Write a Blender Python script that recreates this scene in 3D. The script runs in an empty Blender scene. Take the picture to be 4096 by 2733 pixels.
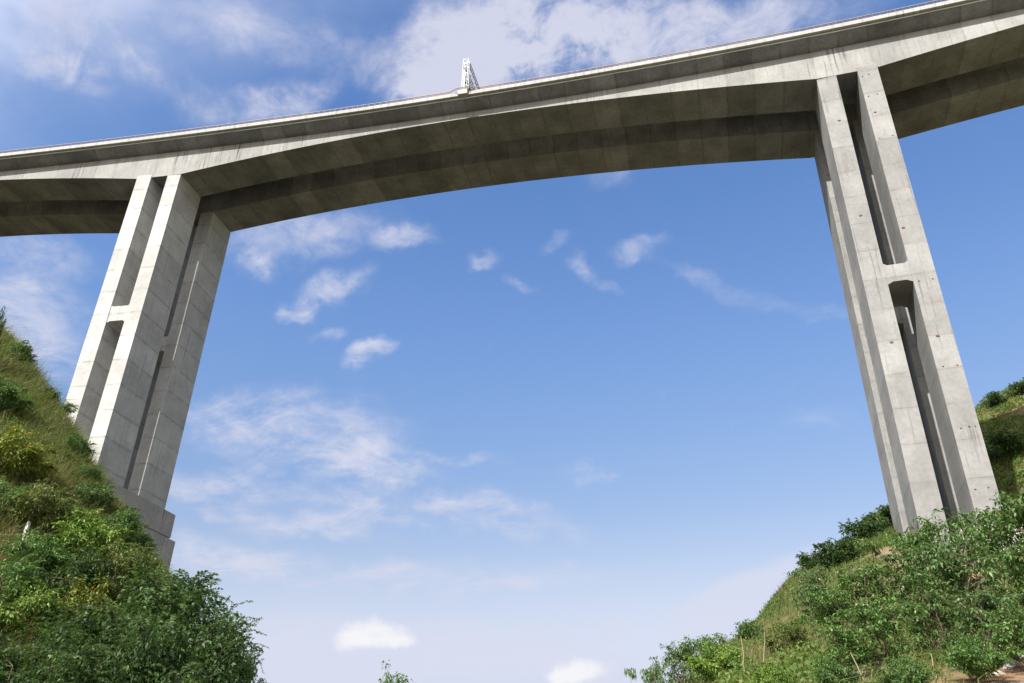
import bpy, math, random
import numpy as np
from mathutils import Matrix, Vector
rng = np.random.default_rng(7); random.seed(7)
scn = bpy.context.scene
COL = scn.collection
FX = 4096 / 2350.0
# ------------------------------------------------------------------ measured layout
F, YAW, PITCH, ROLL = 3178.118, -0.268647, 0.505263, 0.02404
Y0, ZT, GR, QV, CV, SE = 89.87577, 95.86876, -0.0024692, 0.00049277, -0.00062292, 0.021734
H3, E2 = 6.2509e-06, -0.00010876
S = [-92.74344, -90.00197, -86.81163, -84.30483, 19.81857, 22.46444, 25.29242, 27.92497]
W, GAP, DP, DM = 6.5, 4.50587, 6.55537, 2.45711
AL, AR, PH = 0.02261, -0.038228, 0.364257
SUN_EL = math.radians(41.5)
NFAR = W + GAP
yv, pv, rv = YAW, PITCH, ROLL
fw = np.array([math.sin(yv)*math.cos(pv), math.cos(yv)*math.cos(pv), math.sin(pv)])
rt = np.array([math.cos(yv), -math.sin(yv), 0.0]); up = np.cross(rt, fw)
rt2 = rt*math.cos(rv) + up*math.sin(rv); up2 = -rt*math.sin(rv) + up*math.cos(rv)

def ray(u, v):
    d = fw*F + rt2*(u*FX - 2048) + up2*(1366.5 - v*FX)
    return d/np.linalg.norm(d)

# ------------------------------------------------------------------ helpers
def link(o, parent=None):
    COL.objects.link(o)
    if parent is not None: o.parent = parent
    return o

def tag(o, label=None, cat=None, group=None, kind=None):
    if label: o['label'] = label
    if cat: o['category'] = cat
    if group: o['group'] = group
    if kind: o['kind'] = kind
    return o

def empty(name, loc, label, cat, group=None, rz=0.0):
    o = bpy.data.objects.new(name, None); o.location = loc; o.rotation_euler = (0, 0, rz)
    o.empty_display_size = 0.5
    link(o); return tag(o, label, cat, group)

def mesh_np(name, V, faces, mats, uv=None, midx=None, smooth=None, attrs=None):
    """V (n,3); faces: (m,k) array or list of index lists."""
    me = bpy.data.meshes.new(name)
    V = np.asarray(V, np.float32)
    if isinstance(faces, np.ndarray):
        m, k = faces.shape
        flat = faces.reshape(-1).astype(np.int32); starts = np.arange(m, dtype=np.int32)*k; 
    else:
        m = len(faces); lens = np.array([len(f) for f in faces], np.int32)
        flat = np.concatenate([np.asarray(f, np.int32) for f in faces]); starts = np.concatenate([[0], np.cumsum(lens)[:-1]]).astype(np.int32)
    me.vertices.add(len(V)); me.vertices.foreach_set('co', V.reshape(-1))
    me.loops.add(len(flat)); me.loops.foreach_set('vertex_index', flat)
    me.polygons.add(m); me.polygons.foreach_set('loop_start', starts)
    if midx is not None: me.polygons.foreach_set('material_index', np.asarray(midx, np.int32))
    me.update(calc_edges=True)
    for mt in (mats if isinstance(mats, (list, tuple)) else [mats]): me.materials.append(mt)
    if uv is not None:
        l = me.uv_layers.new(name='UVMap'); l.data.foreach_set('uv', np.asarray(uv, np.float32).reshape(-1))
    if attrs:
        for an, (dom, vals) in attrs.items():
            a = me.attributes.new(an, 'FLOAT', dom); a.data.foreach_set('value', np.asarray(vals, np.float32))
    if smooth is not None:
        me.polygons.foreach_set('use_smooth', np.ones(m, bool))
        if smooth < 3: me.set_sharp_from_angle(angle=smooth)
    me.validate()
    return me

def obj(name, me, parent=None, loc=None):
    o = bpy.data.objects.new(name, me)
    link(o, parent)
    if loc is not None: o.location = loc
    return o

class MB:
    """collects quads with a metre-true UV per face."""
    def __init__(s): s.V = []; s.Fc = []; s.U = []; s.M = []
    def quad(s, pts, uvs, m=0):
        b = len(s.V); s.V += [tuple(p) for p in pts]; s.Fc.append(list(range(b, b+len(pts)))); s.U += [tuple(q) for q in uvs]; s.M.append(m)
    def hexa(s, P, m=0, uo=0.0):
        """P: 8 points, bottom loop 0-3 then top loop 4-7 (same order); uv u along perimeter, v height"""
        P = [np.asarray(p, float) for p in P]
        per = uo
        for i in range(4):
            j = (i+1) % 4
            L = np.linalg.norm(P[j]-P[i])
            s.quad([P[i], P[j], P[j+4], P[i+4]], [(per, P[i][2]), (per+L, P[j][2]), (per+L, P[j+4][2]), (per, P[i+4][2])], m)
            per += L + 1.37
        for q in ((3, 2, 1, 0), (4, 5, 6, 7)):
            a = np.linalg.norm(P[q[1]]-P[q[0]]); b = np.linalg.norm(P[q[2]]-P[q[1]])
            s.quad([P[k] for k in q], [(uo, 0), (uo+a, 0), (uo+a, b), (uo, b)], m)
    def bar(s, a, b, r, m=0, n=6, r2=None):
        a = np.asarray(a, float); b = np.asarray(b, float); d = b-a; L = np.linalg.norm(d); d /= L
        x = np.cross(d, [0, 0, 1] if abs(d[2]) < .9 else [1, 0, 0]); x /= np.linalg.norm(x); y = np.cross(d, x)
        r2 = r if r2 is None else r2
        ra = [a + r*(math.cos(t)*x+math.sin(t)*y) for t in np.arange(n)*2*math.pi/n + math.pi/n]
        rb = [b + r2*(math.cos(t)*x+math.sin(t)*y) for t in np.arange(n)*2*math.pi/n + math.pi/n]
        for i in range(n):
            j = (i+1) % n
            s.quad([ra[i], ra[j], rb[j], rb[i]], [(i/n, 0), ((i+1)/n, 0), ((i+1)/n, L), (i/n, L)], m)
        s.quad(ra[::-1], [(0, 0)]*n, m); s.quad(rb, [(0, 0)]*n, m)
    def build(s, name, mats, parent=None, smooth=None):
        me = mesh_np(name, np.array(s.V), s.Fc, mats, uv=np.array(s.U), midx=s.M, smooth=smooth)
        return obj(name, me, parent)

# ------------------------------------------------------------------ node helpers
class NT:
    def __init__(s, tree): s.t = tree; s.n = tree.nodes; s.l = tree.links
    def new(s, typ, **kw):
        n = s.n.new(typ)
        for k, v in kw.items(): setattr(n, k, v)
        return n
    def put(s, sock, v):
        if v is None: return
        if isinstance(v, bpy.types.NodeSocket): s.l.new(v, sock)
        else: sock.default_value = v
    def math(s, op, a, b=None, c=None, clamp=False):
        n = s.new('ShaderNodeMath', operation=op, use_clamp=clamp)
        s.put(n.inputs[0], a); s.put(n.inputs[1], b)
        if c is not None: s.put(n.inputs[2], c)
        return n.outputs[0]
    def vmath(s, op, a, b=None, sc=None):
        n = s.new('ShaderNodeVectorMath', operation=op)
        s.put(n.inputs[0], a)
        if b is not None: s.put(n.inputs[1], b)
        if sc is not None: s.put(n.inputs[3], sc)
        return n.outputs['Value'] if op in ('LENGTH', 'DOT_PRODUCT') else n.outputs[0]
    def comb(s, x, y, z=0.0):
        n = s.new('ShaderNodeCombineXYZ'); s.put(n.inputs[0], x); s.put(n.inputs[1], y); s.put(n.inputs[2], z); return n.outputs[0]
    def noise(s, vec, scale, detail=3.0, rough=0.55, dist=0.0, col=False):
        n = s.new('ShaderNodeTexNoise'); s.put(n.inputs['Vector'], vec)
        n.inputs['Scale'].default_value = scale; n.inputs['Detail'].default_value = detail
        n.inputs['Roughness'].default_value = rough; n.inputs['Distortion'].default_value = dist
        return n.outputs['Color' if col else 'Fac']
    def ss(s, v, lo, hi, a=0.0, b=1.0):
        n = s.new('ShaderNodeMapRange', interpolation_type='SMOOTHSTEP')
        s.put(n.inputs[0], v); s.put(n.inputs[1], lo); s.put(n.inputs[2], hi); s.put(n.inputs[3], a); s.put(n.inputs[4], b)
        return n.outputs[0]
    def lin(s, v, lo, hi, a=0.0, b=1.0):
        n = s.new('ShaderNodeMapRange'); s.put(n.inputs[0], v); s.put(n.inputs[1], lo); s.put(n.inputs[2], hi); s.put(n.inputs[3], a); s.put(n.inputs[4], b)
        return n.outputs[0]
    def mix(s, f, a, b, mode='MIX'):
        n = s.new('ShaderNodeMix', data_type='RGBA', blend_type=mode)
        s.put(n.inputs[0], f)
        for sock, v in ((n.inputs[6], a), (n.inputs[7], b)):
            if isinstance(v, (tuple, list)): v = (*v[:3], 1.0)
            s.put(sock, v)
        return n.outputs[2]
    def grey(s, v):
        return s.comb(v, v, v)

def material(name):
    m = bpy.data.materials.new(name); m.use_nodes = True
    t = NT(m.node_tree); b = t.n['Principled BSDF']
    return m, t, b

def simple_mat(name, col, rough=0.7, metal=0.0, var=0.15, scale=3.0):
    m, t, b = material(name)
    tc = t.new('ShaderNodeTexCoord').outputs['Object']
    f = t.lin(t.noise(tc, scale, 4), .3, .7, 1-var, 1+var)
    t.put(b.inputs['Base Color'], t.mix(1.0, col, t.grey(f), 'MULTIPLY'))
    b.inputs['Roughness'].default_value = rough; b.inputs['Metallic'].default_value = metal
    return m

def concrete(name, col, seg_u=0.0, seg_v=0.0, tone=0.10, streak=0.3, mottle=0.14, rust=0.12, seam=0.35, white=0.25, ou=0.0, ov=0.0, sw=.075):
    """cast concrete: UV in metres (u along the face, v up it)"""
    m, t, b = material(name)
    uv = t.new('ShaderNodeUVMap', uv_map='UVMap').outputs[0]
    sp = t.new('ShaderNodeSeparateXYZ'); t.put(sp.inputs[0], uv); U, V = sp.outputs[0], sp.outputs[1]
    P3 = t.comb(U, V, 0.0)
    c = (*col, 1.0)
    fac = t.lin(t.noise(P3, .22, 4, .6), .3, .7, 1-mottle, 1+mottle)
    fac = t.math('MULTIPLY', fac, t.lin(t.noise(P3, 2.2, 5, .65), .3, .7, 1-mottle*.6, 1+mottle*.6))
    iu = t.math('FLOOR', t.math('DIVIDE', t.math('ADD', U, ou), seg_u)) if seg_u else 0.0
    iv = t.math('FLOOR', t.math('DIVIDE', t.math('ADD', V, ov), seg_v)) if seg_v else 0.0
    if seg_u or seg_v:
        wn = t.new('ShaderNodeTexWhiteNoise', noise_dimensions='2D'); t.put(wn.inputs['Vector'], t.comb(iu, iv, 0))
        fac = t.math('MULTIPLY', fac, t.lin(wn.outputs['Value'], 0, 1, 1-tone, 1+tone))
    # formwork panels inside a lift: faint tonal plates
    pv_ = t.new('ShaderNodeTexWhiteNoise', noise_dimensions='2D')
    t.put(pv_.inputs['Vector'], t.comb(t.math('FLOOR', t.math('DIVIDE', U, 1.3)), t.math('FLOOR', t.math('DIVIDE', V, 2.05)), 0))
    fac = t.math('MULTIPLY', fac, t.lin(pv_.outputs['Value'], 0, 1, 1-tone*.25, 1+tone*.25))
    # vertical run-off streaks
    sv = t.comb(t.math('MULTIPLY', U, 2.6), t.math('MULTIPLY', V, .10), 0)
    st = t.noise(sv, 1.0, 4, .6)
    gate = t.ss(t.noise(P3, .11, 2), .38, .62)
    dark = t.math('MULTIPLY', t.ss(st, .53, .72), gate)
    fac = t.math('MULTIPLY', fac, t.math('SUBTRACT', 1.0, t.math('MULTIPLY', dark, streak)))
    colr = t.mix(1.0, c, t.grey(fac), 'MULTIPLY')
    # pale lime runs
    st2 = t.noise(t.comb(t.math('MULTIPLY', U, 3.4), t.math('MULTIPLY', V, .13), 4.7), 1.0, 3, .6)
    pale = t.math('MULTIPLY', t.ss(st2, .60, .74), t.ss(t.noise(t.comb(U, V, 9.0), .17, 2), .45, .65))
    colr = t.mix(t.math('MULTIPLY', pale, white), colr, (.50, .485, .465))
    # rust-brown tint
    st3 = t.noise(t.comb(t.math('MULTIPLY', U, 2.0), t.math('MULTIPLY', V, .16), 12.3), 1.0, 4, .6)
    rs = t.math('MULTIPLY', t.ss(st3, .58, .76), t.ss(t.noise(t.comb(U, V, 3.0), .3, 2), .48, .66))
    colr = t.mix(t.math('MULTIPLY', rs, rust), colr, (.27, .155, .08))
    # casting seams
    def seamline(x, seg, off):
        fr = t.math('FRACT', t.math('DIVIDE', t.math('ADD', x, off), seg))
        dd = t.math('MULTIPLY', t.math('MINIMUM', fr, t.math('SUBTRACT', 1.0, fr)), seg)
        ln = t.ss(dd, sw*.3, sw, 1.0, 0.0)
        soft = t.ss(dd, .0, .5, .25, 0.0)
        return t.math('MAXIMUM', ln, soft)
    for seg, x, off in ((seg_u, U, ou), (seg_v, V, ov)):
        if seg:
            ln = t.math('MULTIPLY', seamline(x, seg, off), t.ss(t.noise(P3, .6, 3), .35, .6, .15, 1.0))
            colr = t.mix(t.math('MULTIPLY', ln, seam), colr, (.11, .098, .086))
    t.put(b.inputs['Base Color'], colr)
    b.inputs['Roughness'].default_value = .88
    b.inputs['Specular IOR Level'].default_value = .25
    bp = t.new('ShaderNodeBump'); bp.inputs['Strength'].default_value = .25; bp.inputs['Distance'].default_value = .03
    t.put(bp.inputs['Height'], t.noise(P3, 5.0, 6, .7)); t.l.new(bp.outputs[0], b.inputs['Normal'])
    return m

# ------------------------------------------------------------------ terrain
ST = {  # azimuth (deg): (r, z) profile of the ground as it leaves the camera
 -180: [(14,-1.7),(30,-1.7),(60,-1.7),(90,-1.6),(120,-1.5),(160,-1.4),(400,4)],
 -130: [(14,-1.7),(30,-1.5),(60,0),(90,6),(120,14),(160,26),(400,60)],
 -95: [(14,-1.7),(28,5),(45,18),(70,34),(100,50),(160,70),(400,140)],
 -62: [(14,-1.5),(34,.2),(60,23.5),(80,41),(100,46),(160,66),(400,110)],
 -52.2: [(14,-1.4),(35,0),(52,15.5),(70,31.5),(95,36),(160,44),(400,60)],
 -50.8: [(14,-1.4),(35,0),(51,14.4),(67.7,29.3),(95,34.5),(160,42),(400,60)],
 -48.6: [(14,-1.4),(35.3,0),(49,12.2),(62.5,24.6),(95,32.5),(160,39),(400,60)],
 -46.8: [(14,-1.4),(35.5,0),(48,11),(60,21.6),(110,33.5),(160,38),(400,60)],
 -44.6: [(14,-1.4),(35.7,0),(46,9.2),(55.7,17.0),(115,32.2),(160,36),(400,60)],
 -43.0: [(14,-1.4),(35.8,0),(44,7.2),(52,13.5),(118,30),(160,35),(400,60)],
 -41.0: [(14,-1.5),(36,0),(44,7),(51.3,12.4),(125,29.5),(160,32),(400,50)],
 -39.1: [(14,-1.5),(36,-.2),(42,5),(48,9.8),(128,23.5),(160,26),(400,40)],
 -37.7: [(14,-1.5),(36,-.4),(41,4),(46,8.4),(130,21),(160,22),(400,38)],
 -36.0: [(14,-1.6),(36,-.8),(40,2.4),(45,6.2),(130,16),(160,17),(400,30)],
 -33.0: [(14,-1.7),(36,-1.2),(41,.3),(48,2.2),(130,7),(160,8),(400,12)],
 -29.0: [(14,-1.7),(30,-1.5),(45,-1.1),(60,-.5),(130,1),(160,1.5),(400,5)],
 -20.0: [(14,-1.7),(30,-1.7),(45,-1.6),(60,-1.5),(120,-1),(160,0),(400,5)],
 -12.0: [(14,-1.7),(30,-1.4),(45,-1.0),(60,-.5),(110,1),(160,2),(400,8)],
 -8.0: [(14,-1.6),(22,-.6),(40,.7),(60,2.0),(110,5),(160,7),(400,20)],
 -5.0: [(14,-1.4),(22,.8),(40,2.4),(62,4.5),(110,8),(160,10),(400,24)],
 -2.5: [(14,-1.3),(22,1.7),(40,4.0),(62,6.8),(95,10.3),(160,12),(400,26)],
 -.8: [(14,-1.3),(22,2.0),(40,4.7),(62,8.2),(95,12.9),(160,15),(400,28)],
 1.0: [(14,-1.3),(22,2.1),(40,5.2),(62,9.3),(100,15.5),(160,18),(400,32)],
 4.0: [(14,-1.3),(22,2.2),(40,5.6),(62,11.0),(112,23.9),(160,28),(400,52)],
 7.3: [(14,-1.3),(22,2.2),(40,6.0),(66,12.8),(125,30.8),(170,36),(400,70)],
 10.8: [(14,-1.3),(22,2.2),(40,6.2),(80,17.6),(140,39.8),(190,46),(400,85)],
 13.0: [(14,-1.3),(22,2.2),(40,6.3),(82,18.0),(116,21.5),(150,48.5),(400,100)],
 18.0: [(14,-1.3),(22,2.2),(40,6.4),(82,18.3),(118,22),(165,65.2),(400,115)],
 20.5: [(14,-1.3),(22,2.2),(40,6.5),(82,18.6),(118,23),(165,67.6),(400,125)],
 32.0: [(14,-1.3),(22,2.4),(40,7.2),(80,20),(115,30),(165,72),(400,140)],
 60.0: [(14,-1.5),(24,2.0),(40,7.0),(70,18),(110,34),(165,60),(400,140)],
 100.0: [(14,-1.7),(30,0),(50,3),(80,9),(120,20),(165,36),(400,90)],
 150.0: [(14,-1.7),(30,-1.7),(60,-1.7),(90,-1.6),(120,-1.5),(160,-1.4),(400,6)],
 180: [(14,-1.7),(30,-1.7),(60,-1.7),(90,-1.6),(120,-1.5),(160,-1.4),(400,4)],
}
AZ = np.array(sorted(ST)); PR = np.array([ST[a][0][:0] or [p[0] for p in ST[a]] for a in sorted(ST)], float); PZ = np.array([[p[1] for p in ST[a]] for a in sorted(ST)], float)

def _h(ix, iy, seed):
    n = (ix.astype(np.int64)*374761393 + iy.astype(np.int64)*668265263 + seed*69069) & 0x7fffffff
    n = ((n ^ (n >> 13))*1274126177) & 0x7fffffff
    return ((n ^ (n >> 16)) & 0xffff)/65535.0
def vnoise(x, y, seed=0):
    ix = np.floor(x); iy = np.floor(y); fx = x-ix; fy = y-iy
    fx = fx*fx*(3-2*fx); fy = fy*fy*(3-2*fy)
    return (_h(ix, iy, seed)*(1-fx)+_h(ix+1, iy, seed)*fx)*(1-fy)+(_h(ix, iy+1, seed)*(1-fx)+_h(ix+1, iy+1, seed)*fx)*fy

def terr(x, y):
    x = np.atleast_1d(np.asarray(x, float)); y = np.atleast_1d(np.asarray(y, float))
    a = np.degrees(np.arctan2(x, y)); r = np.hypot(x, y)
    i = np.clip(np.searchsorted(AZ, a, side='right')-1, 0, len(AZ)-2)
    w = ((a-AZ[i])/(AZ[i+1]-AZ[i]))[:, None]
    R = np.c_[np.zeros(len(a)), PR[i]*(1-w)+PR[i+1]*w, np.full(len(a), 5000.)]
    Z = PZ[i]*(1-w)+PZ[i+1]*w; Z = np.c_[np.full(len(a), -1.65), Z, Z[:, -1]+10]
    z = np.zeros(len(a))
    for k in range(R.shape[1]-1):
        m = (r >= R[:, k]) & (r <= R[:, k+1])
        tt = (r-R[:, k])/np.maximum(R[:, k+1]-R[:, k], 1e-6)
        z = np.where(m, Z[:, k]+(Z[:, k+1]-Z[:, k])*tt, z)
    amp = np.clip((r-12)/40, 0, 1)
    z = z + amp*(1.5*(vnoise(x/13, y/13, 1)-.5)+.7*(vnoise(x/4.5, y/4.5, 2)-.5)+.25*(vnoise(x/1.7, y/1.7, 3)-.5))
    return z

def bare_mask(x, y):
    """dug earth and rubble below the right-hand pier, thin elsewhere"""
    a = np.degrees(np.arctan2(x, y)); r = np.hypot(x, y)
    b = np.exp(-((a-14.0)/4.2)**2)*np.clip((r-52)/10, 0, 1)*np.clip((92-r)/5, 0, 1)*1.2
    b = b + np.exp(-((a-14.0)/3.5)**2-((r-24)/5.0)**2)*.35
    b = b + np.exp(-((a-7.5)/2.0)**2-((r-23)/4.0)**2)*.25 + np.exp(-((a-15.9)/1.3)**2-((r-23.5)/2.6)**2)*.9
    n = vnoise(x/2.6, y/2.6, 11)*.6+vnoise(x/.9, y/.9, 12)*.4
    return np.clip((b*1.5-.25+(n-.5)*1.3), 0, 1)

azs = np.concatenate([np.arange(-180, -64, 4.), np.arange(-64, 32, .45), np.arange(32, 180.1, 4.)])
rs = np.concatenate([[0.01, 4, 8, 11], np.arange(14, 60, .8), np.arange(60, 180, 1.6), [185, 200, 230, 270, 330, 400, 600, 1000, 1800, 3200]])
A, Rr = np.meshgrid(np.radians(azs), rs, indexing='ij')
gx = Rr*np.sin(A); gy = Rr*np.cos(A); gz = terr(gx.ravel(), gy.ravel())
na, nr = A.shape
idx = np.arange(na*nr).reshape(na, nr)
gf = np.stack([idx[:-1, :-1], idx[:-1, 1:], idx[1:, 1:], idx[1:, :-1]], -1).reshape(-1, 4)[:, ::-1]
m, t, b = material('hillside_soil')
pos_ = t.new('ShaderNodeTexCoord').outputs['Object']
n1 = t.noise(pos_, .22, 5, .6); n2 = t.noise(pos_, 1.6, 5, .65); n3 = t.noise(pos_, 7, 4, .7)
gcol = t.mix(t.ss(n1, .42, .6), (.085, .09, .032), (.145, .11, .055))
gcol = t.mix(t.ss(n2, .5, .72), gcol, (.13, .085, .05))
att = t.new('ShaderNodeAttribute', attribute_name='bare').outputs['Fac']
soil = t.mix(t.ss(n1, .45, .62), (.24, .145, .08), (.20, .18, .15))
soil = t.mix(t.ss(n2, .4, .68), soil, (.14, .10, .07))
gcol = t.mix(att, gcol, soil)
spz = t.new('ShaderNodeSeparateXYZ'); t.put(spz.inputs[0], pos_)
gcol = t.mix(t.ss(spz.outputs[2], -.2, -1.1), gcol, (.38, .37, .35))  # pale valley floor, out of view, added to bounce fill onto shaded concrete
gcol = t.mix(1.0, gcol, t.grey(t.lin(n3, .3, .7, .75, 1.25)), 'MULTIPLY')
t.put(b.inputs['Base Color'], gcol); b.inputs['Roughness'].default_value = .95; b.inputs['Specular IOR Level'].default_value = .1
bp = t.new('ShaderNodeBump'); bp.inputs['Strength'].default_value = .7; bp.inputs['Distance'].default_value = .25
t.put(bp.inputs['Height'], t.math('ADD', n2, t.math('MULTIPLY', n3, .4))); t.l.new(bp.outputs[0], b.inputs['Normal'])
ground = obj('ground', mesh_np('ground', np.c_[gx.ravel(), gy.ravel(), gz], gf, m, smooth=4, attrs={'bare': ('POINT', bare_mask(gx.ravel(), gy.ravel()))}))
tag(ground, 'valley floor and steep grassy hillsides with patches of bare earth', None, None, 'structure')

# ------------------------------------------------------------------ viaduct
def ztop(s, n):
    s = np.asarray(s, float); sc = np.clip(s, -135, 75)
    z = ZT+GR*sc+QV*sc*sc/2+H3*sc**3/6
    z = z + (s-sc)*(GR+QV*sc+H3*sc*sc/2)
    return z + (SE+E2*sc)*np.asarray(n, float)
def pos(s, n, z):
    t_ = CV*s
    return np.array([math.sin(t_)/CV-n*math.sin(t_), Y0+(1-math.cos(t_))/CV+n*math.cos(t_), z])
def gp(s, n, dz): return pos(s, n, float(ztop(s, n))+dz)
def ppos(s, n, z, pier):
    a = AL if pier == 'L' else AR; sc = (S[0]+S[3])/2 if pier == 'L' else (S[4]+S[7])/2
    ds = s-sc
    return pos(sc+ds*math.cos(a)-n*math.sin(a), n*math.cos(a)+ds*math.sin(a), z)
def depth(s):
    L = (S[4]-S[3])/2; sm = (S[4]+S[3])/2; k = (DP-DM)/L**2
    if S[3] < s < S[4]: return DM+k*(s-sm)**2
    if s < S[0]: return DM+k*max(L-(S[0]-s), 0)**2
    if s > S[7]: return DM+k*max(L-(s-S[7]), 0)**2
    return DP

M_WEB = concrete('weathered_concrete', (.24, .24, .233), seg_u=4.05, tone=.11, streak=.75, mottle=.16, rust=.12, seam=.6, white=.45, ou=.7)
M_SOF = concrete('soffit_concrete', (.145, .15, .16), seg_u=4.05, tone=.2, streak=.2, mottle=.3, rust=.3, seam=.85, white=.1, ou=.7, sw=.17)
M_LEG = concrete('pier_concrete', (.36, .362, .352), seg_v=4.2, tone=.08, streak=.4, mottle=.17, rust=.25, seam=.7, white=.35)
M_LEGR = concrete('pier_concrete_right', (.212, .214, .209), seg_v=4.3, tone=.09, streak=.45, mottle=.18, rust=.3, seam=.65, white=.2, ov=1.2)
M_PAR = concrete('parapet_concrete', (.315, .31, .30), seg_u=1.35, tone=.04, streak=.45, mottle=.08, rust=.05, seam=.5, white=.2)
M_CAP = concrete('footing_concrete', (.30, .29, .275), seg_u=9, tone=.06, streak=.75, mottle=.2, rust=.12, seam=.3, white=.25)
M_FOOT = concrete('pale_footing_concrete', (.42, .40, .37), seg_u=6, tone=.05, streak=.35, mottle=.12, rust=.2, seam=.3, white=.2)
M_RAIL = simple_mat('tan_rail_paint', (.27, .20, .12), .55, 0, .15, 2)
M_POST = simple_mat('dark_post_paint', (.09, .075, .06), .6, 0, .15, 4)
M_PIPE = simple_mat('pale_pvc_pipe', (.55, .62, .62), .5, 0, .1, 1)
M_WHITE = simple_mat('white_galvanised_steel', (.25, .26, .272), .45, .1, .08, 3)
M_SIGN = simple_mat('grey_sign_back', (.22, .235, .25), .5, .4, .2, 2)
M_RUST = simple_mat('rusty_steel', (.12, .06, .035), .9, 0, .4, 6)
M_DARKST = simple_mat('blue_grey_steel', (.30, .32, .35), .5, .3, .15, 4)  # blue-grey steel of the lattice beam and panel frame

viaduct = empty('road_viaduct', pos(-32, 5, 0), 'tall concrete road viaduct on twin-leg piers spanning the valley', 'bridge')
viaduct.location = (0, 0, 0)

def sweep(mb, svals, section, mat_of, closed=True):
    """section(s) -> list of 3-D points; quads with u = s, v = profile length"""
    prev = None
    for s in svals:
        pts = section(s)
        if prev is not None:
            ps, pp = prev; n = len(pts); v = 0.0
            for i in range(n if closed else n-1):
                j = (i+1) % n
                L = float(np.linalg.norm(pts[j]-pts[i])); L0 = float(np.linalg.norm(pp[j]-pp[i]))
                k = mat_of(i)
                if k == 0:  # vertical-ish faces: v = height
                    uvq = [(ps, pp[i][2]), (ps, pp[j][2]), (s, pts[j][2]), (s, pts[i][2])]
                else:
                    uvq = [(ps, v), (ps, v+L), (s, v+L), (s, v)]
                mb.quad([pp[i], pp[j], pts[j], pts[i]], uvq, k)
                v += L
        prev = (s, pts)

def svals(a, b, step):
    base = list(np.arange(a, b+.01, step)) + [S[0], S[3], S[4], S[7]]
    return sorted(x for x in set(np.round(base, 4)) if a <= x <= b)

def girder_section(n0, outer):
    o, i_ = (1, 0) if outer else (0, 1)
    ow = [(-2.12, .42), (-2.12, .0), (-1.55, -.42), (-1.1, -.74), (-.72, -.98), (-.36, -1.13), (0, -1.18)]
    iw = [(-2.2, .42), (-2.2, .0), (-1.5, -.12), (-.95, -.26), (-.5, -.52), (-.2, -.84), (0, -1.25)]
    left = ow if outer else iw; right = iw if outer else ow
    def f(s):
        D_ = depth(s)
        pts = [gp(s, n0+a, z) for a, z in left]
        pts += [gp(s, n0, -D_), gp(s, n0+W, -D_)]
        pts += [gp(s, n0+W-a, z) for a, z in right[::-1]]
        return pts
    return f
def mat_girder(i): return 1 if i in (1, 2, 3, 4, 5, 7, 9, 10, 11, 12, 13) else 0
SV = svals(-230, 140, 2.0)
def weld_build(mb, name, mats, parent, smooth):
    """merge coincident corners so that curved faces shade smoothly"""
    V = np.array(mb.V); key = np.round(V, 4); _, first, inv = np.unique(key, axis=0, return_index=True, return_inverse=True)
    inv = inv.reshape(-1)
    me = mesh_np(name, V[first], [list(inv[f]) for f in mb.Fc], mats, uv=np.array(mb.U), midx=mb.M, smooth=smooth)
    return obj(name, me, parent)
for n0, outer in ((0.0, True), (NFAR, False)):
    mb = MB(); sec = girder_section(n0, outer); sweep(mb, SV, sec, lambda i, o=outer: 1 if i == (8 if o else 6) else mat_girder(i))  # inner webs get the darker soffit material: gap shade put into the colour
    for s in (SV[0], SV[-1]):
        p = sec(s); mb.quad(p if s == SV[0] else p[::-1], [(0, 0)]*len(p), 0)
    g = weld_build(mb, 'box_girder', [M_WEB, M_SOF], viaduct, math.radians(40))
# parapets with their overhanging lip
PS = [(-33.95, -32.25)]
for sgn in (0, 1):
    mb = MB()
    def psec(s):
        prof = [(-2.55, .16), (-2.55, .85), (-2.40, .90), (-2.12, .90), (-2.125, .16)]
        if sgn: return [gp(s, NFAR+W-a, z) for a, z in prof][::-1]
        return [gp(s, a, z) for a, z in prof]
    sweep(mb, SV, psec, lambda i: 0)
    weld_build(mb, 'parapet', [M_PAR], viaduct, math.radians(30))
# rails
def railn(s):  # the rail swings out round the gantry plinth
    if -34.3 <= s <= -32.1: return -3.02
    if -35.5 < s < -34.3: return -2.45-(s+35.5)/1.2*.57
    if -32.1 < s < -30.2: return -3.02+(s+32.1)/1.9*.57
    return -2.45
def tube_along(name, mat, nf, zf, r, a, b, step, parent, sides=6, extra=()):
    sv = sorted(set(list(np.arange(a, b+.01, step))+list(extra))); V = []; Fq = []
    for k, s in enumerate(sv):
        c = gp(s, nf(s), zf(s)); nx = np.array([-math.sin(CV*s), math.cos(CV*s), 0])
        for q in range(sides):
            th = 2*math.pi*q/sides+math.pi/sides
            V.append(c+r*(math.cos(th)*nx+math.sin(th)*np.array([0, 0, 1.])))
        if k:
            o = (k-1)*sides
            for q in range(sides): Fq.append([o+q, o+(q+1) % sides, o+sides+(q+1) % sides, o+sides+q])
    me = mesh_np(name, np.array(V), np.array(Fq), mat, smooth=4)
    return obj(name, me, parent)
ex = (-35.5, -34.3, -32.1, -30.2)
tube_along('top_rail', M_RAIL, railn, lambda s: 1.42, .075, -150, 70, 3.0, viaduct, 6, ex)
tube_along('lower_rail', M_POST, railn, lambda s: 1.12, .035, -150, 70, 3.0, viaduct, 5, ex)
tube_along('drain_pipe', M_PIPE, lambda s: -2.02, lambda s: -.03+.03*math.sin(s*.9)*math.sin(s*.23)-.04*math.exp(-((s+64)/2.2)**2)-.03*math.exp(-((s+20)/3)**2), .085, -150, 70, 1.0, viaduct, 8)
tube_along('conduit', M_PIPE, lambda s: W+.35, lambda s: -.86+.05*math.sin(s*.31)-.03*math.sin(s*1.1), .05, -66, 10, 1.0, viaduct, 6)
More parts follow.
